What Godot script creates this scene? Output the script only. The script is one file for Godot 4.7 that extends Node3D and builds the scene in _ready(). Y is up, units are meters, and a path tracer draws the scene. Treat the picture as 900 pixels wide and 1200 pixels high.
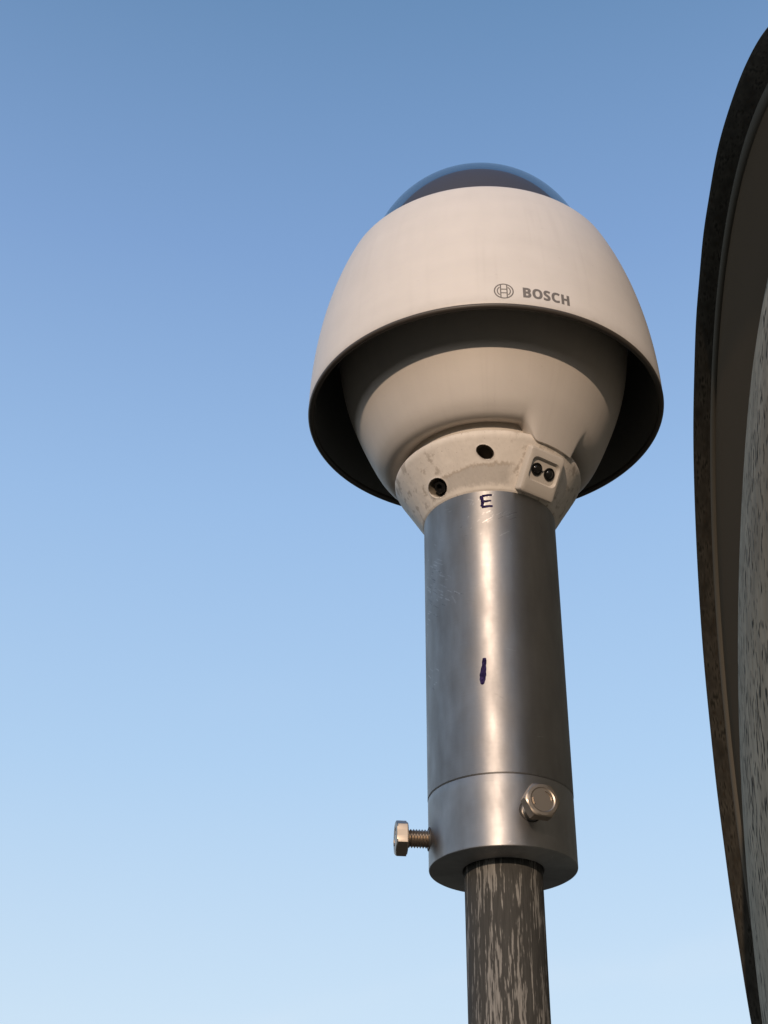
extends Node3D
# A dome camera on a steel sleeve and pole beside the back of a satellite dish, seen from below in low sun.

const EYE := 1.6                     # camera height, metres
const AX := Vector3(0.0627, 0.0, -0.7478)   # foot of the pole's axis
var rng := RandomNumberGenerator.new()
var M := {}

func _ready() -> void:
	rng.seed = 7
	# ---- camera, sky, sun, exposure
	var cam := Camera3D.new()
	cam.name = "camera"
	cam.fov = 38.054
	cam.near = 0.02
	cam.far = 500.0
	add_child(cam)
	cam.position = Vector3(0, EYE, 0)
	cam.rotation = Vector3(0.57067, 0, 0.00458)
	cam.current = true
	var env := Environment.new()
	env.background_mode = Environment.BG_SKY
	var sky := Sky.new()
	var az := deg_to_rad(-11.0)
	var el := deg_to_rad(9.0)
	var to_sun := Vector3(sin(az) * cos(el), sin(el), cos(az) * cos(el))
	var sm := PanoramaSkyMaterial.new()
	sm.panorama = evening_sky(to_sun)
	sky.sky_material = sm
	env.sky = sky
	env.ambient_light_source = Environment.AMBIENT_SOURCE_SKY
	env.tonemap_mode = Environment.TONE_MAPPER_LINEAR
	env.tonemap_exposure = 1.0
	env.sdfgi_enabled = true
	env.ssao_enabled = true
	env.ssil_enabled = true
	var we := WorldEnvironment.new()
	we.name = "world_environment"
	we.environment = env
	add_child(we)
	var sun := DirectionalLight3D.new()
	sun.name = "sun"
	sun.light_energy = 0.85
	sun.light_color = Color(1.0, 0.888, 0.785)
	sun.light_angular_distance = 0.6
	sun.shadow_enabled = true
	add_child(sun)
	sun.look_at_from_position(to_sun * 3.0, Vector3.ZERO, Vector3.UP)

	materials()
	build_dish()
	build_pole()
	build_sleeve()
	build_dome_camera()

# ------------------------------------------------------------------ helpers
func thing(called: String, label: String, category: String, at: Vector3) -> Node3D:
	var o := Node3D.new()
	o.name = called
	add_child(o, true)
	o.position = at
	o.set_meta("label", label)
	o.set_meta("category", category)
	return o

func put(called: String, mesh: Mesh, mat: Material, parent: Node3D) -> MeshInstance3D:
	var o := MeshInstance3D.new()
	o.name = called
	o.mesh = mesh
	o.material_override = mat
	parent.add_child(o, true)
	return o

# A grid of points [row][column] as quads; outward is (along the row) x (to the next row).
# Corner normals average the touching faces that turn less than `crease` degrees.
func grid(rows: Array, closed: bool, uvs: Array = [], crease := 40.0) -> ArrayMesh:
	var nr: int = rows.size()
	var first: PackedVector3Array = rows[0]
	var nc: int = first.size()
	var fc: int = nc if closed else nc - 1
	var fr: int = nr - 1
	var P := PackedVector3Array()
	for r in rows:
		P.append_array(r)
	var fn := PackedVector3Array()
	fn.resize(fr * fc)
	for i in fr:
		for j in fc:
			var a: Vector3 = P[i * nc + j]
			var b: Vector3 = P[i * nc + (j + 1) % nc]
			var c: Vector3 = P[(i + 1) * nc + j]
			var d: Vector3 = P[(i + 1) * nc + (j + 1) % nc]
			fn[i * fc + j] = (d - a).cross(c - b).normalized()
	var lim := cos(deg_to_rad(crease))
	var V := PackedVector3Array()
	var N := PackedVector3Array()
	var U := PackedVector2Array()
	var I := PackedInt32Array()
	var off := [[0, 0], [0, 1], [1, 0], [1, 1]]
	for i in fr:
		for j in fc:
			var n0: Vector3 = fn[i * fc + j]
			if n0 == Vector3.ZERO:
				continue
			var base := V.size()
			for k in 4:
				var di: int = off[k][0]
				var dj: int = off[k][1]
				var vi := i + di
				var vj := j + dj
				var n := Vector3.ZERO
				for ai in [vi - 1, vi]:
					if ai < 0 or ai >= fr:
						continue
					for bj in [vj - 1, vj]:
						var jj: int = bj
						if closed:
							jj = (bj + fc) % fc
						elif bj < 0 or bj >= fc:
							continue
						var m: Vector3 = fn[ai * fc + jj]
						if m.dot(n0) > lim:
							n += m
				V.append(P[vi * nc + vj % nc])
				N.append(n.normalized() if n.length() > 0.001 else n0)
				if uvs.is_empty():
					U.append(Vector2(float(vj) / fc, float(vi) / fr))
				else:
					U.append(Vector2(float(vj) / fc, uvs[vi]))
			I.append_array([base, base + 2, base + 1, base + 1, base + 2, base + 3])
	var arr := []
	arr.resize(Mesh.ARRAY_MAX)
	arr[Mesh.ARRAY_VERTEX] = V
	arr[Mesh.ARRAY_NORMAL] = N
	arr[Mesh.ARRAY_TEX_UV] = U
	arr[Mesh.ARRAY_INDEX] = I
	var me := ArrayMesh.new()
	me.add_surface_from_arrays(Mesh.PRIMITIVE_TRIANGLES, arr)
	return me

func ring(r: float, h: float, n: int) -> PackedVector3Array:
	var p := PackedVector3Array()
	for j in n:
		var t := TAU * j / n - PI
		p.append(Vector3(r * sin(t), h, r * cos(t)))
	return p

# profile: Vector2(radius, height) going up the outside; v runs with the length along it
func lathe(profile: Array, n := 192, crease := 40.0) -> ArrayMesh:
	var rows := []
	var uvs := [0.0]
	for k in profile.size():
		var q: Vector2 = profile[k]
		rows.append(ring(q.x, q.y, n))
		if k > 0:
			uvs.append(uvs[k - 1] + q.distance_to(profile[k - 1]))
	var total: float = uvs[-1]
	for k in uvs.size():
		uvs[k] = uvs[k] / total
	return grid(rows, true, uvs, crease)

func arc(c: Vector2, r: float, a0: float, a1: float, n: int) -> Array:
	var p := []
	for i in n + 1:
		var a := deg_to_rad(lerpf(a0, a1, float(i) / n))
		p.append(c + Vector2(cos(a), sin(a)) * r)
	return p

# closed loop of a rounded rectangle in the xy plane, counter-clockwise seen from +z
func rrect(w: float, h: float, r: float, z: float, c := Vector2.ZERO, n := 6) -> PackedVector3Array:
	var p := PackedVector3Array()
	var cs := [Vector2(w / 2 - r, -h / 2 + r), Vector2(w / 2 - r, h / 2 - r), Vector2(-w / 2 + r, h / 2 - r), Vector2(-w / 2 + r, -h / 2 + r)]
	for k in 4:
		for i in n + 1:
			var a := -PI / 2 + k * PI / 2 + (PI / 2) * i / n
			var q: Vector2 = cs[k] + Vector2(cos(a), sin(a)) * r + c
			p.append(Vector3(q.x, q.y, z))
	return p

func poly(r: float, z: float, sides: int, turn := 0.0) -> PackedVector3Array:
	var p := PackedVector3Array()
	for i in sides:
		var a := TAU * i / sides + turn
		p.append(Vector3(cos(a) * r, sin(a) * r, z))
	return p

func same(p: Vector3, n: int) -> PackedVector3Array:
	var o := PackedVector3Array()
	o.resize(n)
	o.fill(p)
	return o

func radial(psi: float) -> Vector3:
	return Vector3(sin(deg_to_rad(psi)), 0, cos(deg_to_rad(psi)))

# a frame whose z points out of the axis at the angle psi, pitched down by `down` degrees
func facing(psi: float, r: float, h: float, down := 0.0) -> Transform3D:
	var b := Basis(Vector3.UP, deg_to_rad(psi)) * Basis(Vector3.RIGHT, deg_to_rad(down))
	return Transform3D(b, radial(psi) * r + Vector3(0, h, 0))

func noise(seed_: int, freq: float, oct := 4) -> FastNoiseLite:
	var n := FastNoiseLite.new()
	n.seed = seed_
	n.noise_type = FastNoiseLite.TYPE_SIMPLEX_SMOOTH
	n.frequency = freq
	n.fractal_octaves = oct
	return n

# noise that closes round u (a walk on a circle); su, sv: features across and along
func round_noise(n: FastNoiseLite, u: float, v: float, su: float, sv: float) -> float:
	return n.get_noise_3d(cos(u * TAU) * su, v * sv, sin(u * TAU) * su)

func tex(img: Image) -> ImageTexture:
	img.generate_mipmaps()
	return ImageTexture.create_from_image(img)

func grey(x: float) -> Color:
	return Color(x, x, x)

func lin(r: float, g: float, b: float) -> Color:
	return Color(r, g, b).linear_to_srgb()

# clear evening air: deep blue above, pale low down, warm haze on the sun's side, faint wisps near the horizon
func evening_sky(to_sun: Vector3) -> ImageTexture:
	var w := 1024
	var h := 512
	var img := Image.create(w, h, false, Image.FORMAT_RGBF)
	var n := noise(3, 1.0, 5)
	var at := [-1.0, -0.0001, 0.0, 0.12, 0.237, 0.389, 0.54, 0.676, 0.785, 1.0]
	var cs := [Vector3(0.034, 0.034, 0.032), Vector3(0.055, 0.054, 0.050), Vector3(0.74, 0.84, 0.93), Vector3(0.71, 0.83, 0.935), Vector3(0.595, 0.762, 0.928), Vector3(0.435, 0.635, 0.885), Vector3(0.318, 0.507, 0.800), Vector3(0.208, 0.360, 0.645), Vector3(0.134, 0.265, 0.485), Vector3(0.085, 0.165, 0.36)]
	for y in h:
		var e := (0.5 - (y + 0.5) / h) * PI
		var sy := sin(e)
		var k := 0
		while k < at.size() - 2 and sy > at[k + 1]:
			k += 1
		var f := clampf((sy - at[k]) / (at[k + 1] - at[k]), 0.0, 1.0)
		var base: Vector3 = cs[k].lerp(cs[k + 1], f)
		for x in w:
			var a := TAU * (x + 0.5) / w
			var d := Vector3(cos(e) * sin(a), sy, -cos(e) * cos(a))
			var c := base
			if sy > 0.0:
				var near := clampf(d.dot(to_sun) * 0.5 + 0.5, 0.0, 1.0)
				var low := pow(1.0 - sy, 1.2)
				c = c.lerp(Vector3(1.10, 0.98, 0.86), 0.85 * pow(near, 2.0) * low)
				c *= 1.0 + 0.05 * sin(a) * (1.0 - near)
				var q := n.get_noise_3d(d.x * 2.2 + d.y, d.y * 7.0 - d.x * 1.5, d.z * 2.2)
				var wisp := smoothstep(-0.05, 0.55, q) * clampf(1.0 - sy / 0.45, 0.0, 1.0)
				c = c.lerp(Vector3(0.82, 0.86, 0.92), 0.6 * wisp)
			img.set_pixel(x, y, Color(c.x, c.y, c.z))
	return ImageTexture.create_from_image(img)

# ------------------------------------------------------------------ materials
func plain(called: String, c: Color, rough: float, metal := 0.0) -> StandardMaterial3D:
	var m := StandardMaterial3D.new()
	m.resource_name = called
	m.albedo_color = c
	m.roughness = rough
	m.metallic = metal
	return m

func materials() -> void:
	# off-white housing paint: faint mottling, fine orange peel
	var p := plain("housing_paint", Color.WHITE, 0.5)
	var a := Image.create(512, 512, false, Image.FORMAT_RGB8)
	var hh := Image.create(512, 512, false, Image.FORMAT_RGB8)
	var n1 := noise(11, 1.0, 4)
	var n2 := noise(12, 1.0, 3)
	for y in 512:
		for x in 512:
			var u := x / 512.0
			var v := y / 512.0
			var k := 1.0 + 0.05 * round_noise(n1, u, v, 1.2, 5.0) + 0.03 * round_noise(n2, u, v, 8.0, 3.0)
			k -= 0.10 * smoothstep(0.62, 0.72, round_noise(n2, u, v, 14.0, 60.0))
			var grime := 0.16 * smoothstep(0.075 + 0.02 * round_noise(n1, u, 0.3, 9.0, 1.0), 0.02, v) * (0.6 + 0.8 * absf(round_noise(n2, u, v, 16.0, 8.0)))
			var run := 0.05 * smoothstep(0.15, 0.6, round_noise(n2, u + 0.2, v * 0.12, 17.0, 6.0)) * smoothstep(0.95, 0.5, v)
			var cc := Vector3(0.655, 0.615, 0.565) * k
			cc = cc.lerp(Vector3(0.20, 0.165, 0.13), clampf(grime + run, 0.0, 1.0))
			a.set_pixel(x, y, lin(cc.x, cc.y, cc.z))
			hh.set_pixel(x, y, grey(0.5 + 0.5 * round_noise(n2, u, v, 30.0, 90.0)))
	p.albedo_texture = tex(a)
	p.normal_enabled = true
	hh.bump_map_to_normal_map(0.6)
	p.normal_texture = tex(hh)
	p.normal_scale = 0.12
	M.paint = p
	# the lower housing is a shade greyer and duller
	var pb: StandardMaterial3D = p.duplicate()
	pb.resource_name = "lower_housing_paint"
	pb.albedo_color = lin(0.80, 0.78, 0.76)
	pb.roughness = 0.6
	M.bowl = pb
	# dirty casting of the flange: u round, v from the tube outwards
	var f := plain("dirty_casting", Color.WHITE, 0.62)
	a = Image.create(2048, 192, false, Image.FORMAT_RGB8)
	var n3 := noise(21, 1.0, 5)
	var n4 := noise(22, 1.0, 4)
	for y in 192:
		for x in 2048:
			var u := x / 2048.0
			var v := y / 192.0
			var psi := u * 360.0 - 180.0
			var c := Vector3(0.64, 0.58, 0.505) * (1.0 + 0.07 * round_noise(n3, u, v, 3.0, 1.0) + 0.05 * round_noise(n4, u, v, 14.0, 9.0))
			var jag := 0.05 * round_noise(n4, u, 0.5, 4.0, 1.0) + 0.05 * round_noise(n3, u, v * 0.5, 22.0, 22.0)
			var top := 0.45 + 0.0022 * psi + jag
			var inside := smoothstep(-42.0, -37.0, psi + 60.0 * jag) * smoothstep(17.0, 8.0, psi + 60.0 * jag)
			var stain := smoothstep(top + 0.03, top - 0.02, v) * smoothstep(0.05, 0.16, v + jag) * inside
			c *= 1.0 - 0.30 * stain
			c = c.lerp(Vector3(0.33, 0.26, 0.19), 0.5 * inside * smoothstep(0.05, 0.0, absf(v - top)))
			var blot := smoothstep(0.12, 0.5, round_noise(n4, u + 0.11, v, 5.0, 3.0) + 0.35 * round_noise(n3, u, v, 16.0, 11.0)) * (1.0 - inside)
			c = c.lerp(Vector3(0.25, 0.20, 0.15), 0.55 * blot)
			var speck := smoothstep(0.50, 0.62, round_noise(n3, u + 0.3, v, 34.0, 24.0))
			c = c.lerp(Vector3(0.20, 0.15, 0.11), 0.6 * speck)
			var seal := smoothstep(0.04, 0.0, absf(v - 0.05 - 0.02 * round_noise(n3, u, 0.0, 10.0, 1.0)))
			c = c.lerp(Vector3(0.68, 0.62, 0.53), 0.6 * seal)
			# drilled holes: the shade inside them painted in as dark colour
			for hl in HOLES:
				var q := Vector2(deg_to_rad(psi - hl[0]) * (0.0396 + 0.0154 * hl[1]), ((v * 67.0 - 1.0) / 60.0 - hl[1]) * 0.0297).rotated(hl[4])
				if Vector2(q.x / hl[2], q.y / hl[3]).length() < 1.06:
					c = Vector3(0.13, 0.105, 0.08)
			a.set_pixel(x, y, lin(c.x, c.y, c.z))
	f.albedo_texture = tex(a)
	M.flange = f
	M.block = plain("connector_plastic", lin(0.50, 0.455, 0.395), 0.5)
	M.liner = plain("black_liner", lin(0.15, 0.148, 0.138), 0.75)
	M.rim = plain("dark_rim", lin(0.055, 0.045, 0.036), 0.5)
	M.black = plain("black_gloss", lin(0.010, 0.009, 0.008), 0.10)
	M.ball = plain("lens_housing", lin(0.17, 0.115, 0.08), 0.6)
	M.print = plain("grey_print", lin(0.16, 0.145, 0.13), 0.5)
	M.ink = plain("marker_ink", Color.WHITE, 0.55)
	M.ink.vertex_color_use_as_albedo = true
	M.ink.metallic_specular = 0.15
	var g := plain("bubble_glass", Color(0.14, 0.27, 0.38, 0.45), 0.03)
	g.metallic_specular = 0.3
	g.transparency = BaseMaterial3D.TRANSPARENCY_ALPHA
	g.cull_mode = BaseMaterial3D.CULL_DISABLED
	M.glass = g
	M.steel = turned("turned_steel", 31, lin(0.385, 0.375, 0.367), 0.55, 12.0)
	M.collar = turned("turned_collar", 47, lin(0.455, 0.446, 0.438), 0.55, 6.0)
	M.bolt = plain("stainless_bolt", lin(0.38, 0.325, 0.265), 0.42, 1.0)
	M.bore = plain("dark_bore", lin(0.03, 0.028, 0.025), 0.6)
	pole_material()
	dish_materials()

# lathe-turned metal: fine rings, smears and scratches
func turned(called: String, s: int, c: Color, rough: float, rings: float) -> StandardMaterial3D:
	var m := plain(called, Color.WHITE, 1.0, 1.0)
	var w := 512
	var h := 1024
	var a := Image.create(w, h, false, Image.FORMAT_RGB8)
	var r := Image.create(w, h, false, Image.FORMAT_RGB8)
	var b := Image.create(w, h, false, Image.FORMAT_RGB8)
	var n1 := noise(s, 1.0, 4)
	var n2 := noise(s + 1, 1.0, 5)
	var base := c.srgb_to_linear()
	for y in h:
		var v := float(y) / h
		var fine := n1.get_noise_2d(v * 260.0, 3.0)
		for x in w:
			var u := float(x) / w
			var cloud := round_noise(n2, u, v, 1.3, 5.0)
			var smear := round_noise(n1, u, v, 2.5, 70.0)
			var k := 1.0 + 0.14 * cloud + 0.10 * round_noise(n2, u + 0.4, v, 3.5, 7.0) + 0.05 * round_noise(n1, u, v, 8.0, 5.0) + 0.015 * fine + 0.02 * smear
			a.set_pixel(x, y, lin(base.r * k, base.g * k, base.b * k))
			r.set_pixel(x, y, grey(clampf(rough + 0.12 * round_noise(n2, u, v + 5.0, 2.5, rings * 0.6) + 0.02 * smear, 0.05, 1.0)))
			b.set_pixel(x, y, grey(0.5 + 0.25 * fine + 0.2 * round_noise(n1, u, v, 6.0, 140.0)))
	# short scratches and scuffs
	for k in 90:
		var x0 := rng.randf() * w
		var y0 := rng.randf() * h
		var ang := rng.randfn(-0.5, 0.35)
		var ln := rng.randf_range(4, 26)
		var br := rng.randf_range(0.6, 1.35)
		for t in int(ln):
			var x := int(x0 + cos(ang) * t * 0.5 + w) % w
			var y := clampi(int(y0 + sin(ang) * t), 0, h - 1)
			a.set_pixel(x, y, lin(base.r * br, base.g * br, base.b * br))
	# clusters of pale scuffs and fine slanting scratches: centre u, v, spread, angle, count
	for q in [[0.478, 0.60, 0.02, 1.2, 30], [0.475, 0.55, 0.02, 1.0, 20], [0.515, 0.53, 0.012, 0.6, 12], [0.33, 0.42, 0.04, -0.75, 60], [0.30, 0.22, 0.02, -0.8, 6]]:
		for k in int(q[4]):
			var x0: float = (q[0] + rng.randfn() * q[2]) * w
			var y0: float = (q[1] + rng.randfn() * q[2]) * h
			var br := rng.randf_range(1.15, 1.7) if rng.randf() < 0.75 else 0.6
			for t in int(rng.randf_range(3, 16 if absf(q[3]) < 0.9 else 5)):
				var x := int(x0 + cos(q[3]) * t + w) % w
				var y := clampi(int(y0 + sin(q[3]) * t * 1.5), 0, h - 1)
				a.set_pixel(x, y, lin(minf(base.r * br, 1.0), minf(base.g * br, 1.0), minf(base.b * br, 1.0)))
				r.set_pixel(x, y, grey(0.5))
	m.albedo_texture = tex(a)
	m.roughness_texture = tex(r)
	b.bump_map_to_normal_map(1.0)
	m.normal_enabled = true
	m.normal_texture = tex(b)
	m.normal_scale = 0.14
	m.anisotropy_enabled = true
	m.anisotropy = -0.8
	return m

func pole_material() -> void:
	var m := plain("weathered_pole", Color.WHITE, 1.0, 0.0)
	m.metallic_specular = 0.3
	var w := 640
	var h := 1536
	var a := Image.create(w, h, false, Image.FORMAT_RGB8)
	var r := Image.create(w, h, false, Image.FORMAT_RGB8)
	var n1 := noise(61, 1.0, 5)
	var n2 := noise(62, 1.0, 4)
	var n3 := noise(63, 1.0, 3)
	for y in h:
		var v := float(y) / h
		for x in w:
			var u := float(x) / w
			var warp := 0.02 * round_noise(n2, u, v, 1.5, 7.0)
			var big := round_noise(n2, u + warp, v, 1.6, 5.0)
			var st := round_noise(n1, u + warp, v, 4.5, 17.0)
			var st2 := round_noise(n3, u + warp * 0.7, v + 9.0, 15.0, 34.0)
			var st3 := round_noise(n1, u, v + 4.0, 26.0, 75.0)
			var bare := smoothstep(0.15, 0.31, 0.75 * st + 0.55 * st2 + 0.5 * st3 + 0.75 * big - 0.05)
			var grain := 1.0 + 0.25 * st3 + 0.25 * st2
			var dark := Vector3(0.052, 0.051, 0.047) * grain
			var pale := Vector3(0.215, 0.207, 0.190) * (1.0 + 0.5 * st3)
			var c := dark.lerp(pale, bare * (0.75 + 0.4 * st2))
			a.set_pixel(x, y, lin(c.x, c.y, c.z))
			r.set_pixel(x, y, grey(lerpf(0.8, 0.7, bare)))
	m.albedo_texture = tex(a)
	m.roughness_texture = tex(r)
	M.pole = m

func dish_materials() -> void:
	# speckled back of the reflector, planar coordinates: one repeat is 1.1 m
	var m := plain("speckled_reflector", Color.WHITE, 0.8)
	var w := 1536
	var a := Image.create(w, w, false, Image.FORMAT_RGB8)
	var n1 := noise(71, 1.0, 3)
	var n2 := noise(72, 1.0, 4)
	var hgt := Image.create(w, w, false, Image.FORMAT_RGB8)
	for y in w:
		var v := float(y) / w
		for x in w:
			var u := float(x) / w
			var k := n1.get_noise_2d(u * 120.0, v * 50.0)
			var cl := n2.get_noise_2d(u * 7.0, v * 5.0)
			var sp := smoothstep(0.27, 0.46, k + 0.32 * cl)
			var c := Vector3(0.33, 0.29, 0.22) * (1.0 + 0.28 * n2.get_noise_2d(u * 30.0 + 9.0, v * 14.0) + 0.15 * cl)
			c = c.lerp(Vector3(0.055, 0.050, 0.040), sp)
			a.set_pixel(x, y, lin(c.x, c.y, c.z))
			hgt.set_pixel(x, y, grey(0.6 - 0.5 * sp + 0.2 * n2.get_noise_2d(u * 60.0, v * 40.0)))
	m.albedo_texture = tex(a)
	hgt.bump_map_to_normal_map(3.0)
	m.normal_enabled = true
	m.normal_texture = tex(hgt)
	m.normal_scale = 0.6
	M.reflector = m
	# rim: dark paint with lichen and rust
	var q := plain("mossy_rim", Color.WHITE, 0.75)
	w = 1024
	var b := Image.create(w, 256, false, Image.FORMAT_RGB8)
	for y in 256:
		for x in w:
			var u := float(x) / w
			var v := y / 256.0
			var k := round_noise(n2, u, v, 26.0, 5.0)
			var f := round_noise(n1, u, v, 110.0, 22.0)
			var c := Vector3(0.044, 0.038, 0.029) * (1.0 + 0.7 * k)
			c = c.lerp(Vector3(0.018, 0.016, 0.012), smoothstep(0.1, 0.6, f + 0.6 * k))
			c = c.lerp(Vector3(0.06, 0.038, 0.02), 0.4 * smoothstep(0.45, 0.6, f - 0.4 * k))
			b.set_pixel(x, y, lin(c.x, c.y, c.z))
	q.albedo_texture = tex(b)
	M.dish_rim = q
	M.bead = plain("rim_bead", lin(0.105, 0.094, 0.074), 0.75)
	M.skirt = plain("dark_skirt", lin(0.082, 0.060, 0.038), 0.9)
	for k in [M.bead, M.skirt, M.dish_rim, M.reflector]:
		k.metallic_specular = 0.05

# ------------------------------------------------------------------ the dish
func build_dish() -> void:
	var S := 0.52
	var c := Vector3(0.5567, 0.60225, -1.73212) * S + Vector3(0, EYE, 0)
	var n := Vector3(-0.99209, -0.05789, -0.11138).normalized()   # out of its back
	var u := n.cross(Vector3.UP).normalized()
	var v := u.cross(n).normalized()
	u = -u                                                         # away from the eye
	var o := thing("satellite_dish", "large weathered dish with dark rolled rim and speckled grey back at the right", "satellite dish", c)
	# local frame: x = u, y = v, z = n
	var B := Basis(u, v, n)
	var N := 480
	# back: skirt and offset paraboloid as one height over the rim's plane
	var back := func(rho: float, t: float) -> float:
		var a := rho * sin(t)
		var b := rho * cos(t)
		var k := (Vector2(a - 0.1023, b + 0.3204) / 1.1445).length_squared()
		return -0.0459 + 0.1551 * (1.0 - k)
	var pt := func(rho: float, t: float, w: float) -> Vector3:
		return B * (Vector3(rho * sin(t), rho * cos(t), w) * S)
	var rows := []
	var rr := []
	for i in 70:
		rr.append(lerpf(0.955, 0.0, pow(i / 69.0, 1.0)))
	for rho in rr:
		var row := PackedVector3Array()
		for j in N:
			var t := TAU * j / N
			var w: float = back.call(rho, t)
			var top := -0.026 - 0.002 * sin(t * 3.0)
			var edge := smoothstep(0.955, 0.915, rho)
			w = lerpf(-0.05, w, edge)
			row.append(pt.call(rho, t, w))
		rows.append(row)
	var me := grid(rows, true, [], 60.0)
	# planar texture coordinates
	var arr := me.surface_get_arrays(0)
	var vs: PackedVector3Array = arr[Mesh.ARRAY_VERTEX]
	var us := PackedVector2Array()
	for q in vs:
		us.append(Vector2(q.dot(u), q.dot(v)) / 1.1)
	arr[Mesh.ARRAY_TEX_UV] = us
	var me2 := ArrayMesh.new()
	me2.add_surface_from_arrays(Mesh.PRIMITIVE_TRIANGLES, arr)
	put("reflector", me2, M.reflector, o)
	# skirt: flat dark annulus behind the bead
	rows = []
	for q in [[0.972, -0.030], [0.965, -0.0265], [0.90, -0.0262], [0.70, -0.0262], [0.55, -0.0275]]:
		var row := PackedVector3Array()
		for j in N:
			row.append(pt.call(q[0], TAU * j / N, q[1]))
		rows.append(row)
	put("skirt", grid(rows, true), M.skirt, o)
	# rim lip: a turned-back edge with thickness, and the bead where it meets the skirt
	rows = []
	for q in [[0.968, -0.034], [0.992, -0.012], [1.0, -0.004], [1.0, 0.002], [0.996, 0.0045], [0.990, 0.002], [0.978, -0.012], [0.968, -0.022]]:
		var row := PackedVector3Array()
		for j in N:
			var t := TAU * j / N
			row.append(pt.call(q[0] + 0.0012 * sin(t * 23.0 + 2.0 * sin(t * 5.0)), t, q[1]))
		rows.append(row)
	put("rim", grid(rows, true), M.dish_rim, o)
	rows = []
	for k in 9:
		var an := PI * 1.15 * k / 8.0 - 0.2
		var row := PackedVector3Array()
		for j in N:
			row.append(pt.call(0.9655 + 0.0095 * cos(an), TAU * j / N, -0.0275 + 0.0085 * sin(an)))
		rows.append(row)
	put("rim_bead", grid(rows, true), M.bead, o)
	# front face
	rows = []
	for i in 24:
		var rho := lerpf(0.0, 0.97, i / 23.0)
		var row := PackedVector3Array()
		for j in N / 4:
			var t := TAU * j / (N / 4.0)
			row.append(pt.call(rho, t, minf(back.call(rho, t) - 0.012, -0.034) if rho < 0.93 else -0.036))
		rows.append(row)
	put("front_face", grid(rows, true, [], 60.0), M.block, o)

# ------------------------------------------------------------------ pole and sleeve
func build_pole() -> void:
	var o := thing("pole", "slim weathered grey pole with pale vertical scratches under the steel sleeve", "pole", AX + Vector3(0, EYE - 0.35, 0))
	var y0 := 0.0
	var y1 := 0.75
	var rows := [Vector2(0.0, y0), Vector2(0.0203, y0)]
	for i in 33:
		rows.append(Vector2(0.0203, lerpf(y0 + 0.001, y1, i / 32.0)))
	rows.append(Vector2(0.0, y1))
	put("shaft", lathe(rows, 128), M.pole, o)

const RT := 0.03865
# holes of the flange: angle, place on the cone, half sizes, turn
const HOLES := [[-5.6, 0.72, 0.0051, 0.0036, 0.5], [-46.5, 0.27, 0.0064, 0.0054, 0.2]]
func build_sleeve() -> void:
	var o := thing("metal_sleeve", "shiny turned steel sleeve between the dome camera and the scratched pole", "sleeve", AX + Vector3(0, EYE, 0))
	# heights below are above the eye
	var t := [Vector2(RT - 0.0006, 0.29755), Vector2(RT + 0.00015, 0.2981)]
	for i in 25:
		t.append(Vector2(RT + 0.00015, lerpf(0.2985, 0.4705, i / 24.0)))
	t.append_array([Vector2(RT - 0.0003, 0.4710), Vector2(RT - 0.0009, 0.4713), Vector2(RT - 0.006, 0.4713), Vector2(RT - 0.006, 0.36)])
	var tube := put("tube", lathe(t, 256), M.steel, o)
	var c := [Vector2(0.0209, 0.330), Vector2(0.0209, 0.2596), Vector2(0.0213, 0.2591), Vector2(RT - 0.0006, 0.2591), Vector2(RT - 0.0001, 0.2594), Vector2(RT, 0.2598)]
	for i in 9:
		c.append(Vector2(RT, lerpf(0.2602, 0.2968, i / 8.0)))
	c.append_array([Vector2(RT - 0.0003, 0.2973), Vector2(RT - 0.0012, 0.29745), Vector2(0.022, 0.29745)])
	put("clamp_collar", lathe(c, 256), M.collar, o)
	# marker strokes on the tube: angle in degrees, height, half width in metres
	var strokes := [
		[[-10.2, 0.4668, 0.0008], [-10.6, 0.4655, 0.0009], [-9.9, 0.4640, 0.0008], [-9.6, 0.4625, 0.0009], [-9.9, 0.4610, 0.0007], [-10.4, 0.4594, 0.0009]],
		[[-10.2, 0.4664, 0.0007], [-7.0, 0.4668, 0.0006], [-3.8, 0.4670, 0.0006], [-1.4, 0.4669, 0.0005]],
		[[-9.8, 0.4630, 0.0007], [-7.0, 0.4628, 0.0006], [-4.0, 0.4631, 0.0005], [-2.2, 0.4631, 0.0004]],
		[[-10.6, 0.4593, 0.0008], [-8.0, 0.4592, 0.0007], [-4.0, 0.4595, 0.0006], [-1.2, 0.4594, 0.0006]],
	]
	put("marker_letter", ribbons(strokes, RT + 0.00015), M.ink, tube)
	put("marker_dash", ribbons([[[-12.9, 0.3634, 0.0007], [-13.0, 0.3620, 0.0010], [-13.4, 0.3590, 0.0010], [-14.0, 0.3560, 0.0013], [-14.6, 0.3530, 0.0015], [-15.0, 0.3505, 0.0013], [-15.2, 0.3485, 0.0009], [-15.3, 0.3477, 0.0004]]], RT + 0.00015), M.ink, tube)
	bolt(o, -85.0, 0.2750, 0.0500, 0.0064, 0.0, "bolt with hexagon head and bare thread standing out at the left")
	bolt(o, 18.0, 0.2780, 0.0478, 0.0064, 0.5, "bolt whose hexagon head faces the viewer")

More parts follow.
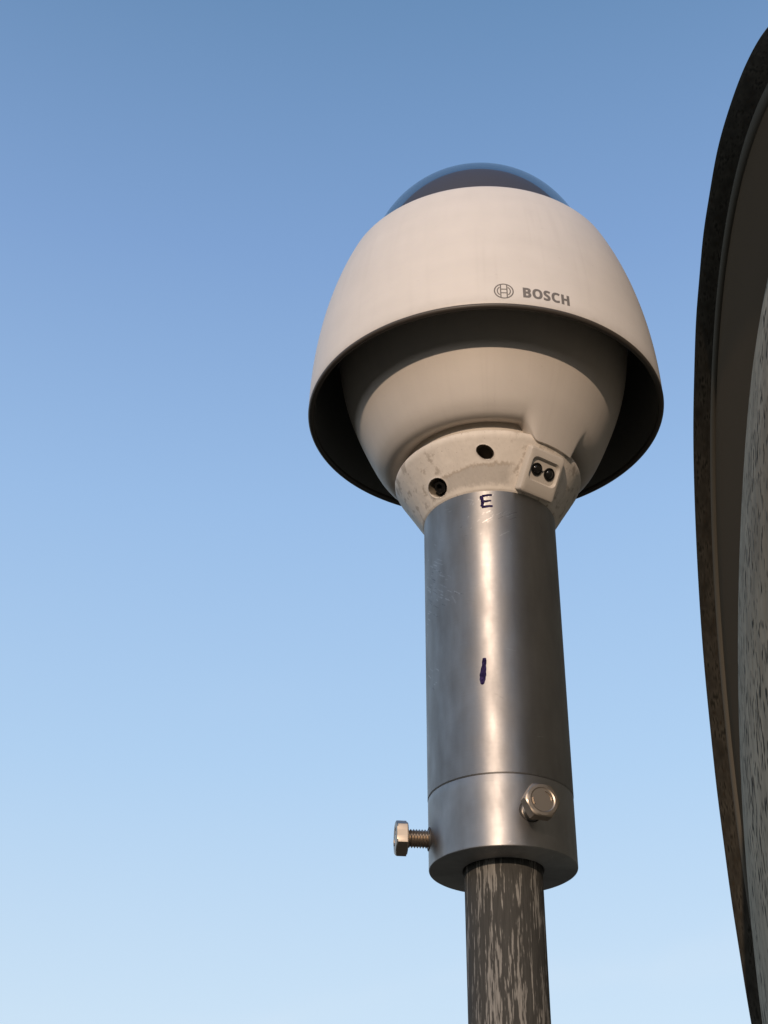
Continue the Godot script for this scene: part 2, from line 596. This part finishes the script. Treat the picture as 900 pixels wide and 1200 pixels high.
func ribbons(strokes: Array, r: float) -> ArrayMesh:
	var st := SurfaceTool.new()
	st.begin(Mesh.PRIMITIVE_TRIANGLES)
	var lift := 0.00006
	var inkn := noise(5, 0.5, 3)
	for s in strokes:
		# resample
		var pts := []
		for i in s.size() - 1:
			for k in 6:
				var f := k / 6.0
				pts.append([lerpf(s[i][0], s[i + 1][0], f), lerpf(s[i][1], s[i + 1][1], f), lerpf(s[i][2], s[i + 1][2], f)])
		pts.append(s[-1])
		lift += 0.00002
		var rows := []
		for i in pts.size():
			var q = pts[i]
			var p0 = pts[maxi(i - 1, 0)]
			var p1 = pts[mini(i + 1, pts.size() - 1)]
			var d := Vector2(deg_to_rad(p1[0] - p0[0]) * r, p1[1] - p0[1]).normalized()
			var nn := Vector2(-d.y, d.x)
			var endf: float = 1.0
			if i == 0 or i == pts.size() - 1:
				endf = 0.45
			var wv: float = q[2] * 1.2 * endf * (1.0 + 0.05 * sin(i * 0.9))
			var row := PackedVector3Array()
			for k in 5:
				var e := -1.0 + 0.5 * k
				var psi: float = q[0] + rad_to_deg(nn.x * wv * e / r)
				var hgt: float = q[1] + nn.y * wv * e
				row.append(radial(psi) * (r + lift) + Vector3(0, hgt, 0))
			rows.append(row)
		for i in rows.size() - 1:
			for k in 4:
				var a: Vector3 = rows[i][k]
				var b: Vector3 = rows[i][k + 1]
				var c: Vector3 = rows[i + 1][k]
				var d2: Vector3 = rows[i + 1][k + 1]
				for tri in [[a, b, c], [b, d2, c]]:
					var nrm: Vector3 = (tri[1] - tri[0]).cross(tri[2] - tri[0])
					var flat: Vector3 = Vector3(tri[0].x, 0, tri[0].z)
					var order := [0, 2, 1] if nrm.dot(flat) > 0 else [0, 1, 2]
					for ix in order:
						var vv: Vector3 = tri[ix]
						st.set_normal(Vector3(vv.x, 0, vv.z).normalized())
						var thin := clampf(0.5 + 0.9 * inkn.get_noise_3d(vv.x * 900.0, vv.y * 900.0, vv.z * 900.0), 0.0, 1.0)
						st.set_color(Color(0.010, 0.006, 0.034).lerp(Color(0.050, 0.036, 0.115), thin * thin))
						st.add_vertex(vv)
	return st.commit()

# a hexagon bolt screwed radially into the collar; r_head: where the underside of its head is
func bolt(parent: Node3D, psi: float, h: float, r_head: float, th: float, spin: float, label: String) -> void:
	var o := Node3D.new()
	o.name = "clamp_bolt"
	parent.add_child(o, true)
	o.transform = facing(psi, 0.0, h)
	o.set_meta("label", label)
	var R := 0.0085 / cos(PI / 6)
	var rows := []
	var sub := 8
	var hexr := func(rad: float, z: float, cham: float) -> PackedVector3Array:
		var p := PackedVector3Array()
		for k in 6 * sub:
			var a := TAU * k / (6 * sub) + spin + PI / 6
			var loc := fposmod(a - spin - PI / 6, PI / 3) - PI / 6
			var d := rad * cos(PI / 6) / cos(loc)
			d = minf(d, cham)
			p.append(Vector3(cos(a) * d, sin(a) * d, z))
		return p
	rows.append(same(Vector3(0, 0, r_head), 6 * sub))
	rows.append(hexr.call(R, r_head, 0.0082))
	rows.append(hexr.call(R, r_head + 0.0004, 0.0084))
	rows.append(hexr.call(R, r_head + 0.0006, 0.0097))
	rows.append(hexr.call(R, r_head + th - 0.0009, 0.0097))
	rows.append(hexr.call(R, r_head + th - 0.0004, 0.0090))
	rows.append(hexr.call(R, r_head + th, 0.0081))
	rows.append(hexr.call(R, r_head + th + 0.0001, 0.0066))
	rows.append(hexr.call(R, r_head + th - 0.0002, 0.0060))
	rows.append(same(Vector3(0, 0, r_head + th - 0.0002), 6 * sub))
	var head := put("head", grid(rows, true, [], 22.0), M.bolt, o)
	# raised grade marks on the face
	var st := SurfaceTool.new()
	st.begin(Mesh.PRIMITIVE_TRIANGLES)
	for k in [0.2, 0.55, 0.75, 1.1, 3.2, 3.5]:
		var bx := BoxMesh.new()
		bx.size = Vector3(0.0017, 0.0007, 0.0007)
		st.append_from(bx, 0, Transform3D(Basis(Vector3.BACK, k + PI / 2), Vector3(cos(k), sin(k), 0) * 0.0050 + Vector3(0, 0, r_head + th)))
	put("grade_mark", st.commit(), M.bolt, head)
	# threaded shank
	rows = []
	var turns := int((r_head - 0.020) / 0.0015)
	var cols := 32
	var z := 0.020
	for i in (turns * 8 + 1):
		var p := PackedVector3Array()
		for k in cols:
			var a := TAU * k / cols
			var zz := z + i * 0.0015 / 8.0
			var ph := fposmod((zz - 0.0015 * float(k) / cols) / 0.0015, 1.0)
			var tri: float = absf(ph * 2.0 - 1.0)
			p.append(Vector3(cos(a), sin(a), 0) * (0.0040 + 0.0010 * tri) + Vector3(0, 0, minf(zz, r_head)))
		rows.append(p)
	put("thread", grid(rows, true, [], 30.0), M.bolt, o)
	# dark mouth of the tapped hole
	rows = [poly(0.0062, RT - 0.0012, 32), poly(0.0062, RT + 0.0003, 32), poly(0.0056, RT + 0.0004, 32), poly(0.0052, RT - 0.001, 32)]
	put("hole_mouth", grid(rows, true), M.bore, o)

# ------------------------------------------------------------------ the dome camera
func hood_r(h: float) -> float:
	return 0.11 * pow(1.0 - pow(maxf(h - 0.547, 0.0) / 0.1851, 1.942), 1.0 / 2.265)

func build_dome_camera() -> void:
	var o := thing("dome_camera", "off-white outdoor dome surveillance camera with wide hood on the steel sleeve", "security camera", AX + Vector3(0, EYE, 0))
	# hood: painted shell with a dark rolled rim and a black liner
	var pr := [Vector2(0.1083, 0.5491), Vector2(0.10985, 0.5492)]
	for i in 41:
		var h := lerpf(0.5495, 0.661, i / 40.0)
		pr.append(Vector2(hood_r(h), h))
	var last: Vector2 = pr[-1]
	pr.append_array([last + Vector2(-0.0012, 0.0016), last + Vector2(-0.003, 0.002), last + Vector2(-0.0085, 0.0005), last + Vector2(-0.0095, -0.006)])
	var hood := put("hood", lathe(pr, 288), M.paint, o)
	var rim := [Vector2(0.1070, 0.5500), Vector2(0.1066, 0.5482)]
	for q in arc(Vector2(0.1084, 0.5484), 0.0018, 185, 360, 12):
		rim.append(q)
	rim.append(Vector2(0.1101, 0.5489))
	rim.append(Vector2(0.1096, 0.5491))
	put("rim", lathe(rim, 288), M.rim, hood)
	var li := []
	for i in 25:
		var h := lerpf(0.650, 0.549, i / 24.0)
		li.append(Vector2(hood_r(h) - 0.003, h))
	put("liner", lathe(li, 192), M.liner, hood)
	# emblem and lettering, wrapped on the hood
	put("emblem", wrap_flat(emblem_shapes(), 2.3, 0.5583), M.print, hood)
	put("lettering", lettering(), M.print, hood)
	# bubble and the dark lens housing in it
	var bb := []
	for q in arc(Vector2(0, 0.6655), 0.075, -18, 90, 40):
		bb.append(Vector2(maxf(q.x, 0.0), q.y))
	put("bubble", lathe(bb, 160), M.glass, o)
	var lb := []
	for q in arc(Vector2(0, 0.6692), 0.0683, -30, 90, 40):
		lb.append(Vector2(maxf(q.x, 0.0), q.y))
	put("lens_housing", lathe(lb, 160), M.ball, o)
	# lower housing: the bowl, open towards the flange with a rounded groove
	var cur := [Vector2(0.0500, 0.5105), Vector2(0.0560, 0.5080), Vector2(0.0600, 0.5082), Vector2(0.0635, 0.5105), Vector2(0.0676, 0.5155), Vector2(0.0722, 0.5245), Vector2(0.0768, 0.5350), Vector2(0.0810, 0.5455), Vector2(0.0845, 0.5555), Vector2(0.0873, 0.5655), Vector2(0.0894, 0.5755), Vector2(0.0912, 0.5880), Vector2(0.0924, 0.6000), Vector2(0.0930, 0.615)]
	var c2 := Curve2D.new()
	for k in cur.size():
		var tg := Vector2.ZERO
		if k > 0 and k < cur.size() - 1:
			tg = (cur[k + 1] - cur[k - 1]) / 6.0
		c2.add_point(cur[k], -tg, tg)
	c2.bake_interval = 0.0015
	var bw := [Vector2(0.048, 0.53)]
	for q in c2.get_baked_points():
		bw.append(q)
	bw.append(Vector2(0.098, 0.618))
	# the housing reaches down to the connector and fills the groove there
	var rows := []
	for i in bw.size():
		var q: Vector2 = bw[i]
		var row := PackedVector3Array()
		var f := clampf((0.5165 - q.y) / 0.0085, 0.0, 1.0)
		if q.x < 0.060 and i > 0:
			f = 1.0 + (0.060 - q.x) / 0.010
		for j in 480:
			var psi := 360.0 * j / 480.0 - 180.0
			var k := smoothstep(16.5, 27.0, psi) * smoothstep(58.5, 54.0, psi)
			var p := q
			if k > 0.0 and q.y < 0.5165 and i > 0:
				var b := Vector2(0.0682, 0.5165).lerp(Vector2(0.0570, 0.4966), minf(f, 1.0))
				if f > 1.0:
					b = Vector2(0.0570, 0.4966).lerp(Vector2(0.0500, 0.4980), f - 1.0)
				p = q.lerp(b, k)
			row.append(radial(psi) * p.x + Vector3(0, p.y, 0))
		rows.append(row)
	var bowl := put("lower_housing", grid(rows, true, [], 50.0), M.bowl, o)
	var nk := [Vector2(0.048, 0.5013), Vector2(0.050, 0.5014), Vector2(0.050, 0.512)]
	put("neck", lathe(nk, 128), M.block, bowl)
	build_flange(o)
	build_connector(o)

# cone of the flange: s 0 at the tube .. 1 at its outer edge, with drilled holes and casting marks
func build_flange(o: Node3D) -> void:
	var n := noise(81, 1.0, 4)
	var cols := 1080
	var prof := []
	prof.append(Vector2(0.0375, 0.4690))
	for i in 61:
		var s := i / 60.0
		prof.append(Vector2(0.0396 + 0.0154 * s, 0.4706 + 0.0254 * s))
	prof.append_array([Vector2(0.0556, 0.4972), Vector2(0.0560, 0.4984), Vector2(0.0560, 0.4996), Vector2(0.0555, 0.5008), Vector2(0.0545, 0.5014), Vector2(0.049, 0.5016)])
	var slant := Vector2(0.0254, -0.0154).normalized()   # out of the cone (radius, height)
	var rows := []
	for i in prof.size():
		var q: Vector2 = prof[i]
		var row := PackedVector3Array()
		var s := clampf((i - 1) / 60.0, 0.0, 1.0)
		for j in cols:
			var t := TAU * j / cols - PI
			var psi := rad_to_deg(t)
			var d := 0.0
			if i >= 1 and i <= 61:
				d += 0.00012 * n.get_noise_3d(sin(t) * 7.0, s * 3.0, cos(t) * 7.0) + 0.00004 * n.get_noise_3d(sin(t) * 30.0, s * 14.0, cos(t) * 30.0)
				for hl in HOLES:
					var x := deg_to_rad(psi - hl[0]) * q.x
					var y: float = (s - hl[1]) * 0.0297
					var xy := Vector2(x, y).rotated(hl[4])
					var e := Vector2(xy.x / hl[2], xy.y / hl[3]).length()
					d -= 0.011 * smoothstep(1.04, 0.94, e) - 0.00025 * smoothstep(1.25, 1.05, e) * smoothstep(0.95, 1.05, e)
			var p := q + slant * d
			row.append(Vector3(p.x * sin(t), p.y, p.x * cos(t)))
		rows.append(row)
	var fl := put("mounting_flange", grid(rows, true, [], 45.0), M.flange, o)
	# socket screw sunk in the hole next to the tube
	var sc := put("screw", grid([poly(0.0042, 0.0, 6), poly(0.0042, 0.0022, 6), poly(0.0036, 0.0028, 6), poly(0.0022, 0.0028, 6), poly(0.0020, 0.0006, 6), same(Vector3(0, 0, 0.0006), 6)], true, [], 25.0), M.black, fl)
	var s0 := 0.27
	var pos := Vector2(0.0396 + 0.0154 * s0, 0.4706 + 0.0254 * s0) - slant * 0.0045
	sc.transform = facing(-46.3, pos.x, pos.y, 31.0)

func build_connector(o: Node3D) -> void:
	var slant := Vector2(0.0254, -0.0154).normalized()
	var psi := 35.4
	var mid := Vector2(0.0396 + 0.0154 * 0.46, 0.4706 + 0.0254 * 0.46)
	var at := mid + slant * 0.0008
	var blk := Node3D.new()
	blk.name = "connector"
	o.add_child(blk, true)
	blk.transform = facing(psi, at.x, at.y, 31.0)
	# frame: rounded block with a recessed pocket
	var rows := [
		rrect(0.0252, 0.0272, 0.0014, -0.010), rrect(0.0252, 0.0272, 0.0014, 0.0006), rrect(0.0245, 0.0256, 0.0016, 0.0024, Vector2(0, -0.0005)),
		rrect(0.0226, 0.0222, 0.0020, 0.0030, Vector2(0, -0.0010)), rrect(0.0204, 0.0144, 0.0034, 0.0031, Vector2(0.0002, 0.0012)), rrect(0.0192, 0.0132, 0.0032, 0.0024, Vector2(0.0002, 0.0012)),
		rrect(0.0184, 0.0124, 0.0028, 0.0014, Vector2(0.0002, 0.0012)), rrect(0.001, 0.001, 0.0003, 0.0014, Vector2(0.0002, 0.0012))]
	put("frame", grid(rows, true, [], 35.0), M.block, blk)
	for x in [-0.0045, 0.0049]:
		var sk := put("socket", grid([poly(0.0033, 0.0004, 28), poly(0.0033, 0.0011, 28), poly(0.0029, 0.0013, 28), poly(0.0026, 0.0007, 28), same(Vector3(0, 0, 0.0006), 28)], true), M.black, blk)
		sk.position = Vector3(x, 0.0014, 0.0007)
		sk.scale = Vector3(1.15, 1.15, 1.1)
		var ln := []
		for i in 9:
			var a := i / 8.0 * PI / 2
			ln.append(poly(0.0024 * cos(a) + 0.00001, 0.0003 + 0.0019 * sin(a), 24))
		put("lens", grid(ln, true), M.black, sk)
	var pin := put("pin", grid([poly(0.0006, 0.0006, 12), poly(0.0006, 0.0011, 12), same(Vector3(0, 0, 0.0012), 12)], true), M.block, blk)
	pin.position = Vector3(0.0003, 0.0024, 0.0007)

# a flat point in metres laid on the hood round the angle psi and height h
func on_hood(p: Vector2, psi: float, h: float, lift: float) -> Vector3:
	var y := h + p.y
	var r := hood_r(y)
	return radial(psi + rad_to_deg(p.x / r)) * (r + lift) + Vector3(0, y, 0)

func emblem_shapes() -> Array:
	var lines := []
	var circle := func(r: float, a0: float, a1: float, n: int) -> Array:
		var p := []
		for i in n + 1:
			var a := deg_to_rad(lerpf(a0, a1, float(i) / n))
			p.append(Vector2(cos(a), sin(a)) * r)
		return p
	lines.append([circle.call(0.0053, 0.0, 360.0, 48), 0.00078])
	lines.append([circle.call(0.0037, 130.0, 230.0, 16), 0.00068])
	lines.append([circle.call(0.0037, -50.0, 50.0, 16), 0.00068])
	for x in [-0.0018, 0.0018]:
		lines.append([[Vector2(x, -0.0050), Vector2(x, 0.0), Vector2(x, 0.0050)], 0.00068])
	for y in [-0.0014, 0.0014]:
		lines.append([[Vector2(-0.0018, y), Vector2(0.0, y), Vector2(0.0018, y)], 0.00062])
	return lines

func wrap_flat(lines: Array, psi: float, h: float) -> ArrayMesh:
	var st := SurfaceTool.new()
	st.begin(Mesh.PRIMITIVE_TRIANGLES)
	var lift := 0.00005
	for ln in lines:
		var pts: Array = ln[0]
		var w: float = ln[1]
		lift += 0.000012
		var rows := []
		for i in pts.size():
			var d: Vector2 = (pts[mini(i + 1, pts.size() - 1)] - pts[maxi(i - 1, 0)]).normalized()
			if pts[0].distance_to(pts[-1]) < 1e-5 and (i == 0 or i == pts.size() - 1):
				d = (pts[1] - pts[-2]).normalized()
			var nn := Vector2(-d.y, d.x) * w / 2
			rows.append([pts[i] - nn, pts[i] + nn])
		for i in rows.size() - 1:
			var a: Vector3 = on_hood(rows[i][0], psi, h, lift)
			var b: Vector3 = on_hood(rows[i + 1][0], psi, h, lift)
			var c: Vector3 = on_hood(rows[i][1], psi, h, lift)
			var d2: Vector3 = on_hood(rows[i + 1][1], psi, h, lift)
			for v in [a, c, b, b, c, d2]:
				st.set_normal(Vector3(v.x, 0, v.z).normalized())
				st.add_vertex(v)
	return st.commit()

func lettering() -> ArrayMesh:
	var t := TextMesh.new()
	var f := SystemFont.new()
	f.font_names = PackedStringArray(["Droid Sans"])
	f.font_weight = 700
	var fv := FontVariation.new()
	fv.base_font = f
	fv.variation_embolden = 0.7
	t.font = fv
	t.text = "BOSCH"
	t.font_size = 64
	t.depth = 0.0
	t.curve_step = 1.0
	var src := t.get_mesh_arrays()
	var vs: PackedVector3Array = src[Mesh.ARRAY_VERTEX]
	var lo := Vector2(1e9, 1e9)
	var hi := -lo
	for v in vs:
		lo = lo.min(Vector2(v.x, v.y))
		hi = hi.max(Vector2(v.x, v.y))
	var size := Vector2(0.0282, 0.0078)
	var N := PackedVector3Array()
	for i in vs.size():
		var q := (Vector2(vs[i].x, vs[i].y) - lo) / (hi - lo) * size
		vs[i] = on_hood(q, 8.0, 0.5543, 0.00008)
		N.append(Vector3(vs[i].x, 0, vs[i].z).normalized())
	src[Mesh.ARRAY_VERTEX] = vs
	src[Mesh.ARRAY_NORMAL] = N
	src[Mesh.ARRAY_TANGENT] = null
	var me := ArrayMesh.new()
	me.add_surface_from_arrays(Mesh.PRIMITIVE_TRIANGLES, src)
	return me
